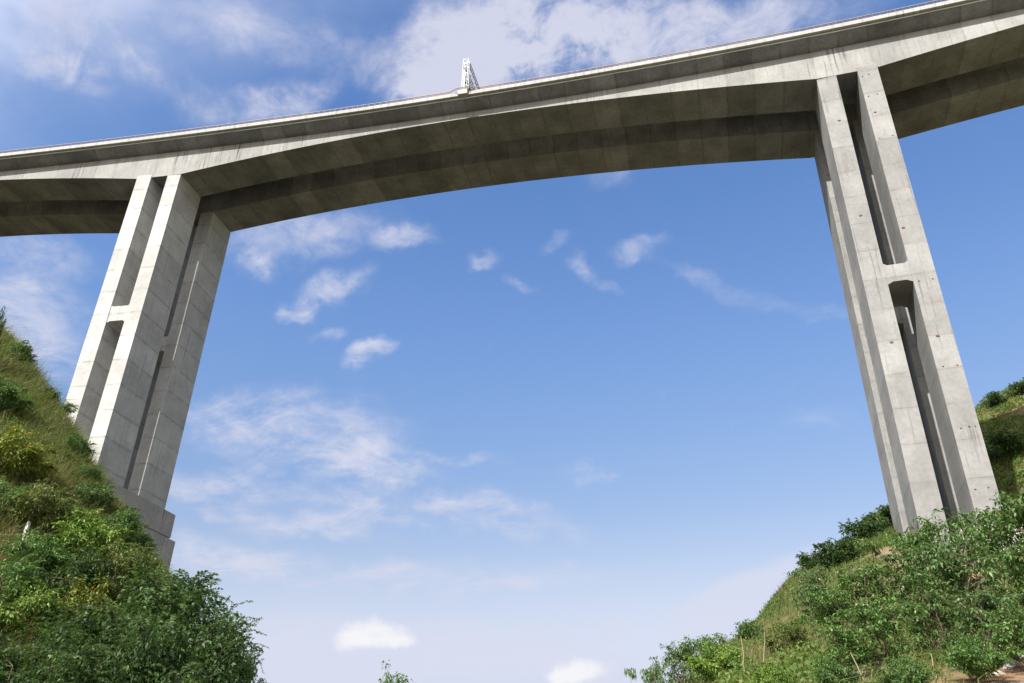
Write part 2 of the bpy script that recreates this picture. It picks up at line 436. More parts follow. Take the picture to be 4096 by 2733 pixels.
pb = MB(); pb.hexa([(-.035, -.035, 0), (.035, -.035, 0), (.035, .035, 0), (-.035, .035, 0), (-.035, -.035, .56), (.035, -.035, .56), (.035, .035, .56), (-.035, .035, .56)])
post0 = pb.build('rail_post', M_POST, viaduct)
pst = [s for s in np.arange(-149.5, 70, 1.0) if not -35.6 < s < -30.1] + [-34.3, -32.1]
pst.sort(key=lambda s: np.linalg.norm(gp(s, -2.45, 1)))
for k, s in enumerate(pst[:100]):
    o = post0 if k == 0 else link(post0.copy(), viaduct)
    o.location = gp(s, railn(s), .88); o.rotation_euler = (0, 0, CV*s)
mb = MB()
for s in pst[100:]:
    c = gp(s, railn(s), .88); d = .035
    mb.hexa([c+np.array(q) for q in ((-d, -d, 0), (d, -d, 0), (d, d, 0), (-d, d, 0), (-d, -d, .56), (d, -d, .56), (d, d, .56), (-d, d, .56))])
tag(mb.build('rail_post', M_POST, viaduct), None, None, None, 'stuff')
# plinth for the gantry
mb = MB()
mb.hexa([gp(s, n, z) for z in (.05, 1.12) for s, n in ((-33.95, -3.0), (-32.35, -3.0), (-32.35, -2.13), (-33.95, -2.13))])
mb.build('gantry_plinth', M_CAP, viaduct)
# bridge deck surfacing
mb = MB(); sweep(mb, SV, lambda s: [gp(s, -2.1, .425), gp(s, NFAR+W+2.1, .425)], lambda i: 0, closed=False)
mb.build('road_surface', simple_mat('asphalt', (.05, .05, .052), .9, 0, .2, 1), viaduct)

def leg(pier, a, b, n0, zb, mat, uo):
    mb = MB(); e = .035
    ax, bx = S[a], S[b]
    P8 = []
    for top in (0, 1):
        for s, n in ((ax, n0-e), (bx, n0-e), (bx, n0+W+e), (ax, n0+W+e)):
            z = zb if not top else float(ztop(s, n))-DP+.55
            P8.append(ppos(s, n, z, pier))
    mb.hexa(P8, 0, uo)
    return mb.build('pier_leg', mat, viaduct)
LEGS = {}
for n0 in (0.0, NFAR):
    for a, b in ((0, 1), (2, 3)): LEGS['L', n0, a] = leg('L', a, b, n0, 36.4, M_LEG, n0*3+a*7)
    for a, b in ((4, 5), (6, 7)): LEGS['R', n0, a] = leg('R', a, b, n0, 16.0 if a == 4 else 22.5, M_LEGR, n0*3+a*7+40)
def beam(pier, a, b, n0, z0, z1, mat, ch):
    mb = MB(); x0, x1 = S[a]+.0, S[b]-.0
    prof = [(x0, z0), (x0+ch, z0+ch*.55), (x1-ch, z0+ch*.55), (x1, z0), (x1, z1), (x1-ch*.6, z1-ch*.5), (x0+ch*.6, z1-ch*.5), (x0, z1)]
    fr = [ppos(s, n0+.06, z, pier) for s, z in prof]; bk = [ppos(s, n0+W-.06, z, pier) for s, z in prof]
    mb.quad(fr, [(s, z) for s, z in prof]); mb.quad(bk[::-1], [(s, z) for s, z in prof[::-1]])
    for i in range(8):
        j = (i+1) % 8; l = math.hypot(prof[j][0]-prof[i][0], prof[j][1]-prof[i][1])
        mb.quad([fr[j], fr[i], bk[i], bk[j]], [(l, 0), (0, 0), (0, W), (l, W)])
    mb.build('cross_beam', mat, viaduct)
beam('L', 1, 2, 0.0, 61.4, 64.6, M_LEG, .5); beam('L', 1, 2, NFAR, 61.9, 65.1, M_LEG, .5)
beam('R', 5, 6, 0.0, 53.75, 56.85, M_LEGR, .65); beam('R', 5, 6, NFAR, 54.0, 57.1, M_LEGR, .65)
# stepped pile cap under the left pier and footing under the right one
for nm, pier, s0, s1, n0, n1, z0, z1, mat in (
    ('pile_cap', 'L', S[0]-1.0, S[3]+.42, -1.6, 20.1, 32.75, 36.45, M_CAP),
    ('pile_cap', 'L', S[0]-1.5, S[3]+.9, -2.2, 20.9, 25.0, 32.35, M_CAP),
    ('footing', 'R', S[5]+.6, S[7]+7.0, -2.2, 20.0, 15.0, 23.35, M_FOOT)):
    mb = MB(); mb.hexa([ppos(s, n, z, pier) for z in (z0, z1) for s, n in ((s0, n0), (s1, n0), (s1, n1), (s0, n1))])
    mb.build(nm, mat, viaduct)
# thin packing course between the two cap slabs
mb = MB(); mb.hexa([ppos(s, n, z, 'L') for z in (32.35, 32.75) for s, n in ((S[0]-.9, -1.5), (S[3]+.3, -1.5), (S[3]+.3, 19.9), (S[0]-.9, 19.9))])
mb.build('pile_cap', M_CAP, viaduct)

# rusty cast-in plates on the right pier's legs
def unproj_leg(u, v, pier, n=-.035):
    d = ray(u, v)
    lo, hi = 60., 160.
    for _ in range(50):
        mdl = (lo+hi)/2; X = d*mdl
        # signed n of X in the pier frame
        a = AL if pier == 'L' else AR
        sc = (S[0]+S[3])/2 if pier == 'L' else (S[4]+S[7])/2
        o = ppos(sc, 0, 0, pier); nx = ppos(sc, 1, 0, pier)-o
        nn = float((X-o)@nx)
        if nn < n: lo = mdl
        else: hi = mdl
    return X, nx
plate = MB(); d = .5
plate.hexa([(-.19, -.05, -.11), (.19, -.05, -.11), (.19, .05, -.11), (-.19, .05, -.11), (-.19, -.05, .11), (.19, -.05, .11), (.19, .05, .11), (-.19, .05, .11)])
plate.hexa([(-.07, -.085, -.05), (.07, -.085, -.05), (.07, -.051, -.05), (-.07, -.051, -.05), (-.07, -.085, .05), (.07, -.085, .05), (.07, -.051, .05), (-.07, -.051, .05)])
def hole(i): return i
spots = [(1926, 277, 4, 1.0), (1975, 495, 4, 1.0), (2046, 786, 4, 1.0), (2008, 258, 6, .9), (2073, 523, 6, 1.0), (2152, 771, 6, 1.1),
         (1979, 176, 6, .45), (1994, 171, 6, .45), (1993, 221, 6, .55), (2013, 216, 6, .4), (2019, 318, 6, .45), (2049, 311, 6, .45), (2093, 524+0, 6, .0),
         (2076, 525, 6, .0), (2082, 523, 6, .0), (2092, 521, 6, .0), (2109, 645, 6, .5), (2140, 640, 6, .5), (2098, 642, 6, .0), (2164, 841, 6, .5), (2197, 838, 6, .5), (2163, 843, 6, 0),
         (2205, 983, 6, .5), (2224, 979, 6, .6), (2238, 978, 6, .4), (2238, 1123, 6, .5), (2268, 1119, 6, .4), (2076, 421, 6, .0), (2066, 424, 6, .0), (2057, 451, 6, .0)]
for u, v, a, sc in spots:
    if sc <= 0: continue
    X, nx = unproj_leg(u, v, 'R')
    if 'plate_me' not in globals(): plate_me = mesh_np('steel_plate', np.array(plate.V), plate.Fc, M_RUST, uv=np.array(plate.U))
    o = obj('steel_plate', plate_me, LEGS['R', 0.0, a]); o.location = X; o.scale = (sc, 1, sc)
    o.rotation_euler = (0, 0, math.atan2(nx[1], nx[0])-math.pi/2)
    o['label'] = 'rust-stained steel plate cast into the leg'

# ------------------------------------------------------------------ sign gantry on the bridge
gs0, gs1 = -33.35, -32.5
gantry = empty('sign_gantry', gp(-32.9, -2.6, 1.12), 'white lattice sign gantry standing on the bridge parapet', 'gantry')
base = np.array(gantry.location)
def gq(s, n, dz): return gp(s, n, dz)-base
def lattice(mb, corners, k, rc, rb, faces=(0, 1, 2, 3)):
    """corners: function (i, t)->point for 4 chords, t 0..1; zigzag braces on 4 faces"""
    for i in range(4):
        mb.bar(corners(i, 0), corners(i, 1), rc, 0, 6)
    for i in faces:
        j = (i+1) % 4
        for q in range(k):
            a, b_ = (i, j) if (q+i) % 2 == 0 else (j, i)
            mb.bar(corners(a, q/k), corners(b_, (q+1)/k), rb, 0, 4)
        for q in (0, k): mb.bar(corners(i, q/k), corners(j, q/k), rb, 0, 4)
for n0, z0 in ((-2.95, 1.12), (NFAR+W+2.15, 1.0)):
    mb = MB()
    cc = [(gs0, n0), (gs1, n0), (gs1, n0+.75), (gs0, n0+.75)]
    lattice(mb, lambda i, t_: gq(cc[i][0], cc[i][1], z0+(8.0-z0)*t_), 10, .045, .02, (0, 2))
    c_ = [gq(s, n, z0+.03) for s, n in ((gs0-.2, n0-.02), (gs1+.2, n0-.02), (gs1+.2, n0+.8), (gs0-.2, n0+.8))]
    mb.hexa(c_+[p+np.array([0, 0, .06]) for p in c_])
    c_ = [gq(s, n, 6.75) for s, n in ((gs0-.1, n0-.06), (gs1+.1, n0-.06), (gs1+.1, n0+.85), (gs0-.1, n0+.85))]
    for q in range(4): mb.bar(c_[q], c_[(q+1) % 4], .04, 0, 4)
    mb.build('lattice_column', M_WHITE, gantry)
mb = MB()
bc = [(gs0, 6.95), (gs1, 6.95), (gs1, 7.85), (gs0, 7.85)]
lattice(mb, lambda i, t_: gq(bc[i][0], -2.2+(NFAR+W+2.2+2.2)*t_, bc[i][1]), 26, .07, .04)
mb.build('lattice_beam', M_DARKST, gantry)
for n0, n1, za, zb in ((-1.2, 6.2, 2.9, 6.9),):
    mb = MB(); sA = gs0-.25
    mb.hexa([gq(s, n, z) for z in (za, zb) for s, n in ((sA-.08, n0), (sA, n0), (sA, n1), (sA-.08, n1))])
    sg = mb.build('sign_panel', M_SIGN, gantry)
    mb = MB()
    for q in np.linspace(n0+.1, n1-.1, 9): mb.bar(gq(sA+.05, q, za), gq(sA+.05, q, zb), .05, 0, 4)
    for z in np.linspace(za+.1, zb-.1, 5): mb.bar(gq(sA+.12, n0, z), gq(sA+.12, n1, z), .05, 0, 4)
    mb.build('panel_frame', M_DARKST, sg)

# ------------------------------------------------------------------ plants: materials
def leaf_mat(name, a, b_, c=None, tr=.35, rough=.5):
    m, t, bs = material(name)
    att = t.new('ShaderNodeAttribute', attribute_name='tint').outputs['Fac']
    oi = t.new('ShaderNodeObjectInfo').outputs['Random']
    col = t.mix(att, a, b_)
    if c: col = t.mix(t.ss(att, .86, 1.0), col, c)
    col = t.mix(1.0, col, t.grey(t.lin(oi, 0, 1, .85, 1.15)), 'MULTIPLY')
    t.put(bs.inputs['Base Color'], col); bs.inputs['Roughness'].default_value = rough; bs.inputs['Specular IOR Level'].default_value = .35
    trn = t.new('ShaderNodeBsdfTranslucent'); t.put(trn.inputs['Color'], t.mix(.5, col, (.10, .16, .02)))
    mx = t.new('ShaderNodeMixShader'); mx.inputs[0].default_value = tr
    out = t.n['Material Output']; t.l.new(bs.outputs[0], mx.inputs[1]); t.l.new(trn.outputs[0], mx.inputs[2]); t.l.new(mx.outputs[0], out.inputs[0])
    return m
LM = {
 'mid': leaf_mat('leaf_mid_green', (.055, .125, .026), (.122, .218, .056), (.26, .32, .15)),
 'dark': leaf_mat('leaf_dark_green', (.024, .058, .014), (.056, .108, .026), (.13, .18, .06)),
 'bright': leaf_mat('leaf_bright_green', (.10, .19, .022), (.19, .29, .05), (.28, .36, .10)),
 'yellow': leaf_mat('leaf_yellow_green', (.12, .16, .018), (.24, .26, .035), (.38, .22, .04)),
 'blue': leaf_mat('leaf_grey_green', (.06, .125, .038), (.12, .20, .07), (.25, .31, .17)),
 'olive': leaf_mat('leaf_olive_green', (.085, .115, .025), (.16, .19, .05), (.24, .20, .09)),
}
M_BARK = simple_mat('bark', (.13, .095, .065), .9, 0, .35, 8)
M_BARKD = simple_mat('bark_dark', (.06, .045, .032), .9, 0, .3, 8)
M_FLOWER = simple_mat('orange_blossom', (.65, .32, .02), .6, 0, .2, 5)
M_GRASS = leaf_mat('grass_blade', (.075, .12, .028), (.205, .185, .07), (.36, .26, .14), .45, .6)
M_COVER = leaf_mat('cover_leaf', (.07, .13, .022), (.155, .205, .045), (.25, .17, .08), .45, .55)

def unit(v): return v/np.maximum(np.linalg.norm(v, axis=-1, keepdims=True), 1e-9)
def rdir(n): return unit(rng.normal(size=(n, 3)))
def leaves_mesh(name, p, d, nrm, L, wd, tint, mat, droop=.25):
    """one folded, pointed leaf per point: 2 tris each side of the midrib"""
    n = len(p); d = unit(d); side = unit(np.cross(d, nrm)); nn = np.cross(side, d)
    L = np.broadcast_to(L, (n,))[:, None]; wd = np.broadcast_to(wd, (n,))[:, None]
    base = p; mid = p+d*L*.45; tip = p+d*L+np.array([0, 0, -1.])*L*droop
    sL = mid+side*wd*.5+nn*wd*.18; sR = mid-side*wd*.5+nn*wd*.18
    V = np.stack([base, sL, tip, sR, mid], 1).reshape(-1, 3)
    i = np.arange(n)[:, None]*5
    Fc = np.concatenate([i+np.array([[0, 4, 1]]), i+np.array([[4, 2, 1]]), i+np.array([[0, 3, 4]]), i+np.array([[4, 3, 2]])], 1).reshape(-1, 3)
    return mesh_np(name, V, Fc, mat, attrs={'tint': ('POINT', np.repeat(tint, 5))})
def blades_mesh(name, p, d, L, wd, tint, mat):
    n = len(p); d = unit(d); sd = unit(np.cross(d, rdir(n))); L = L[:, None]; wd = wd[:, None]
    bend = np.c_[rng.normal(size=(n, 2))*.25+np.array([.22, -.02]), -np.abs(rng.normal(size=n))*.2-.1]
    m_ = p+d*L*.55; tp = p+d*L+bend*L
    V = np.stack([p-sd*wd*.5, p+sd*wd*.5, m_-sd*wd*.4, m_+sd*wd*.4, tp], 1).reshape(-1, 3)
    i = np.arange(n)[:, None]*5
    Fc = np.concatenate([i+np.array([[0, 1, 3]]), i+np.array([[0, 3, 2]]), i+np.array([[2, 3, 4]])], 1).reshape(-1, 3)
    return mesh_np(name, V, Fc, mat, attrs={'tint': ('POINT', np.repeat(tint, 5))})
class Tubes:
    def __init__(s): s.V = []; s.F = []
    def add(s, pts, r0, r1, n=5):
        pts = [np.asarray(p, float) for p in pts]; k = len(pts); b = len(s.V)
        for i, p in enumerate(pts):
            d = pts[min(i+1, k-1)]-pts[max(i-1, 0)]; d = d/max(np.linalg.norm(d), 1e-6)
            x = np.cross(d, [.3, .9, .1]); x /= np.linalg.norm(x); y = np.cross(d, x); r = r0+(r1-r0)*i/(k-1)
            for q in range(n): s.V.append(p+r*(math.cos(2*math.pi*q/n)*x+math.sin(2*math.pi*q/n)*y))
            if i:
                for q in range(n): s.F.append([b+(i-1)*n+q, b+(i-1)*n+(q+1) % n, b+i*n+(q+1) % n, b+i*n+q])
    def mesh(s, name, mat): return mesh_np(name, np.array(s.V), np.array(s.F), mat, smooth=4)
def curve(a, b, sag, n=5, jit=.06):
    a = np.asarray(a, float); b = np.asarray(b, float); t_ = np.linspace(0, 1, n)[:, None]
    L = np.linalg.norm(b-a)
    P = a+(b-a)*t_+np.array([0, 0, 1.])*(np.sin(t_*math.pi)*sag*L)
    P[1:-1] += rng.normal(size=(n-2, 3))*jit*L
    return P

def tree_mesh(kind, h=4.0, w=3.6):
    """-> (trunk mesh, crown mesh). unit trees of about h x w metres"""
    T = Tubes(); cl = []
    if kind == 'rosette':   # open multi-stem tree whose twigs end in drooping rosettes of long leaves
        ns = rng.integers(4, 6); ph = rng.uniform(0, 6.28)
        for k in range(ns):
            a = ph+k*2*math.pi/ns+rng.uniform(-.4, .4); rr = w*.30*rng.uniform(.35, 1.0)
            tip = np.array([math.cos(a)*rr, math.sin(a)*rr, h*rng.uniform(.72, .95)])
            st = curve(np.r_[rng.normal(size=2)*.06, -.25], tip, -.04, 8, .03); T.add(st, .055, .014)
            for q in range(13):
                f = rng.uniform(.26, 1.0); i = f*(len(st)-1); i0 = int(min(i, len(st)-2)); b0 = st[i0]+(st[i0+1]-st[i0])*(i-i0)
                aa = rng.uniform(0, 6.28); ln = w*(.42*(1.15-f*.75))*rng.uniform(.5, 1.1)
                e = b0+np.array([math.cos(aa)*ln, math.sin(aa)*ln, ln*rng.uniform(.15, .8)]); e[2] = min(e[2], h*.98)
                br = curve(b0, e, .08, 5, .05); T.add(br, .018, .006, 4)
                cl.append(e); cl.append(br[3]+rng.normal(size=3)*.1)
                for _ in range(2):
                    e2 = e+rng.normal(size=3)*np.array([.28, .28, .2]); T.add([br[3], e2], .006, .004, 3); cl.append(e2)
            cl.append(tip)
        cl = np.array(cl); m_ = 12
        c = np.repeat(cl, m_, 0); n = len(c)
        az_ = rng.uniform(0, 6.28, n); el_ = rng.uniform(-1.0, .45, n)
        d = np.c_[np.cos(az_)*np.cos(el_), np.sin(az_)*np.cos(el_), np.sin(el_)]
        p = c+d*rng.uniform(.02, .16, n)[:, None]+rng.normal(size=(n, 3))*.035
        nrm = unit(np.array([0, 0, 1.])+rng.normal(size=(n, 3))*.35)
        L = rng.uniform(.13, .24, n); tint = np.clip(np.repeat(rng.uniform(.1, .8, len(cl)), m_)+rng.normal(size=n)*.2, 0, 1)
        return T, (p, d, nrm, L, L*.48, tint, .35)
    if kind in ('dense', 'bush', 'cover'):
        ncl = {'dense': 34, 'bush': 26, 'cover': 16}[kind]; per = {'dense': 300, 'bush': 210, 'cover': 120}[kind]
        lo = {'dense': .16, 'bush': .05, 'cover': .05}[kind]
        c = []
        while len(c) < ncl:
            q = rng.uniform(-1, 1, 3); 
            if np.linalg.norm(q) > 1: continue
            q = q/np.linalg.norm(q)*np.linalg.norm(q)**.45
            c.append(np.array([q[0]*w*.42, q[1]*w*.42, h*(lo+(1-lo)*(.5+.44*q[2]))]))
        c = np.array(c); ph = rng.uniform(0, 6.28)
        ns = 3
        stems = []
        for k in range(ns):
            a = ph+k*2.1; tip = np.array([math.cos(a)*w*.16, math.sin(a)*w*.16, h*.7]); st = curve(np.r_[rng.normal(size=2)*.08, -.3], tip, -.03, 7, .03); T.add(st, .06*h/4, .02, 5); stems.append(st)
        allp = np.concatenate(stems)
        for q in c:
            i = np.argmin(np.linalg.norm(allp-q, axis=1)+np.maximum(allp[:, 2]-q[2], 0)*2); T.add(curve(allp[i], q, .05, 4, .06), .02, .006, 4)
        rad = rng.uniform(.10, .22, ncl)*w*(1.05 if kind != 'cover' else 1.2)
        n = ncl*per; cc = np.repeat(c, per, 0); rr = np.repeat(rad, per)[:, None]
        off = rdir(n)*rng.uniform(.0, 1, n)[:, None]**.45*rr*np.array([1.1, 1.1, .72])
        p = cc+off; p[:, 2] = np.maximum(p[:, 2], .05)
        d = unit(off/rr*.6+rdir(n)*.9+np.array([0, 0, -.25])); nrm = unit(rdir(n)*.8+np.array([0, -.1, .9]))
        L = rng.uniform(.10, .19, n)*{'dense': 1.25, 'bush': 1.0, 'cover': 1.7}[kind]
        tint = np.clip(np.repeat(rng.uniform(.1, .75, ncl), per)+rng.normal(size=n)*.2, 0, 1)
        # feathery sprays that break the outline: a drooping twig with leaves along both sides
        nsp = {'dense': 160, 'bush': 80, 'cover': 45}[kind]; sl_ = {'dense': 1.05, 'bush': .62, 'cover': .6}[kind]; PP, DD, TT = [p], [d], [tint]
        for q in range(nsp):
            i = rng.integers(0, ncl); od = unit(c[i]-np.array([0, 0, h*.4])+rng.normal(size=3)*.5*w*.3); od[2] = abs(od[2])*.6+.25
            o = c[i]+od*rad[i]*.75; ln = sl_*rng.uniform(.45, 1.15); kk = 26
            u = np.linspace(.05, 1, kk)[:, None]; ax = unit(od+rng.normal(size=3)*.25)
            pt = o+ax*ln*u+np.array([0, 0, -1.])*ln*.42*u**2; T.add([c[i], o, pt[kk//2], pt[-1]], .008, .004, 3)
            sd = unit(np.cross(ax, [0, 0, 1.])); sg_ = np.where(np.arange(kk) % 2 == 0, 1., -1.)[:, None]
            PP.append(pt); DD.append(sd*sg_+ax*.6+rng.normal(size=(kk, 3))*.3+np.array([0, 0, -.25])); TT.append(np.clip(rng.uniform(.2, .9)+rng.normal(size=kk)*.15, 0, 1))
        p = np.concatenate(PP); d = np.concatenate(DD); tint = np.concatenate(TT); k = len(p)-n
        L = np.concatenate([L, rng.uniform(.10, .17, k)]); nrm = np.concatenate([nrm, unit(rng.normal(size=(k, 3))*.4+np.array([0, -.1, .9]))])
        return T, (p, d, nrm, L, L*.5, tint, .2)
    if kind == 'frond':     # a few stems topped with long feathered fronds
        P_, D_, N_, L_, t_ = [], [], [], [], []
        for k in range(5):
            a = rng.uniform(0, 6.28); tip = np.array([math.cos(a)*w*.2, math.sin(a)*w*.2, h*rng.uniform(.6, .95)]); T.add(curve([0, 0, -.2], tip, -.05, 5), .03, .012, 4)
            for q in range(9):
                a2 = rng.uniform(0, 6.28); e = tip+np.array([math.cos(a2)*.65, math.sin(a2)*.65, rng.uniform(-.15, .3)]); mid = (tip+e)/2+np.array([0, 0, .12])
                fr = np.array([tip*(1-u)**2+2*mid*u*(1-u)+e*u*u for u in np.linspace(.15, 1, 9)]); T.add([tip, mid, e], .006, .003, 3)
                ax = unit(e-tip); sd = unit(np.cross(ax, [0, 0, 1.]))
                for u in range(9):
                    for sg_ in (-1, 1):
                        P_.append(fr[u]); D_.append(sd*sg_+ax*.45+np.array([0, 0, -.2])); N_.append([0, 0, 1.]+rng.normal(size=3)*.2); L_.append(.24*(1-.045*u)); t_.append(rng.uniform(.1, .8))
        L_ = np.array(L_)
        return T, (np.array(P_), np.array(D_), np.array(N_), L_, L_*.28, np.array(t_), .15)
    if kind == 'sapling':   # thin stem with one umbrella of leaves
        T.add(curve([0, 0, -.2], [0, 0, h*.93], 0, 6, .008), .022, .012, 5)
        cl = np.array([[0, 0, h*.95]]+[[math.cos(a)*.42*rng.uniform(.6, 1.2), math.sin(a)*.42*rng.uniform(.6, 1.2), h*.95+rng.uniform(-.08, .12)] for a in np.linspace(0, 6.28, 10)[:-1]])
        for q in cl[1:]: T.add([[0, 0, h*.9], q], .008, .004, 3)
        c = np.repeat(cl, 13, 0); n = len(c); az_ = rng.uniform(0, 6.28, n); el_ = rng.uniform(-.9, .2, n)
        d = np.c_[np.cos(az_)*np.cos(el_), np.sin(az_)*np.cos(el_), np.sin(el_)]
        L = rng.uniform(.14, .22, n)
        return T, (c+d*.05, d, unit(np.array([0, 0, 1.])+rng.normal(size=(n, 3))*.3), L, L*.45, rng.uniform(0, 1, n), .35)

PROTO = {}
def proto(kind, leaf, var):
    key = (kind, leaf, var)
    if key not in PROTO:
        hw = {'rosette': (4.0, 3.6), 'dense': (4.6, 4.4), 'bush': (2.2, 2.8), 'cover': (2.0, 3.0), 'frond': (1.6, 1.6), 'sapling': (3.0, 1.2)}[kind]
        if (kind, var) not in PROTO: PROTO[kind, var] = tree_mesh(kind, *hw)
        T, lv = PROTO[kind, var]
        PROTO[key] = (T.mesh('trunk', M_BARKD if kind == 'dense' else M_BARK), leaves_mesh('crown', *lv[:6], LM[leaf], lv[6]), hw)
    return PROTO[key]
PXM = F/FX
def plant(name, cat, label, group, kind, leaf, var, u, v, r, wpx, hmin=.6, flowers=0, sink=0.0, ratio=0.0, always=True):
    d = ray(u, v); hd = math.hypot(d[0], d[1])
    if ratio and (always or d[2]/hd*r-float(terr(d[0]/hd*r, d[1]/hd*r)[0]) < ratio*wpx/PXM*r/hd):   # stand it where the slope lies its own height below the sight line to its top
        rr = np.arange(18, 175, .25); hh_ = rr*d[2]/hd-terr(rr*d[0]/hd, rr*d[1]/hd); need = ratio*wpx/PXM*rr/hd
        okr = np.where(hh_ <= need)[0]
        if len(okr): r = float(rr[okr[0]])
    X = d*(r/hd)
    g0 = float(terr(X[0], X[1])[0]); h = max(X[2]-g0+sink, hmin)
    tm, cm, (h0, w0) = proto(kind, leaf, var)
    w_ = wpx/PXM*(r/hd)
    root = empty(name, (X[0], X[1], X[2]-h if X[2]-g0 >= hmin else g0), label, cat, group, rng.uniform(0, 6.28))
    root.scale = (w_/w0, w_/w0, h/h0)
    obj('trunk', tm, root); obj('crown', cm, root)
    if flowers:
        V, Fc = [], []
        pv_ = np.array(cm.vertices[0].co)
        k = rng.integers(0, len(cm.vertices)//5, flowers)
        for q in k:
            c = np.array(cm.vertices[int(q)*5+2].co); c = c*np.array([1.06, 1.06, 1.05]); b = len(V); s_ = .09
            for dx, dy, dz in ((1, 0, 0), (-1, 0, 0), (0, 1, 0), (0, -1, 0), (0, 0, 1), (0, 0, -1)): V.append(c+s_*np.array([dx, dy, dz])/np.array(root.scale)*.8)
            Fc += [[b+i, b+j, b+k2] for i in (0, 1) for j in (2, 3) for k2 in (4, 5)]
        obj('blossom', mesh_np('blossom', np.array(V), np.array(Fc), M_FLOWER), root)
    print('%-18s r %.0f h %.2f w %.2f scale %.2f %.2f' % (name, r, h, w_, w_/w0, h/h0))
    return root
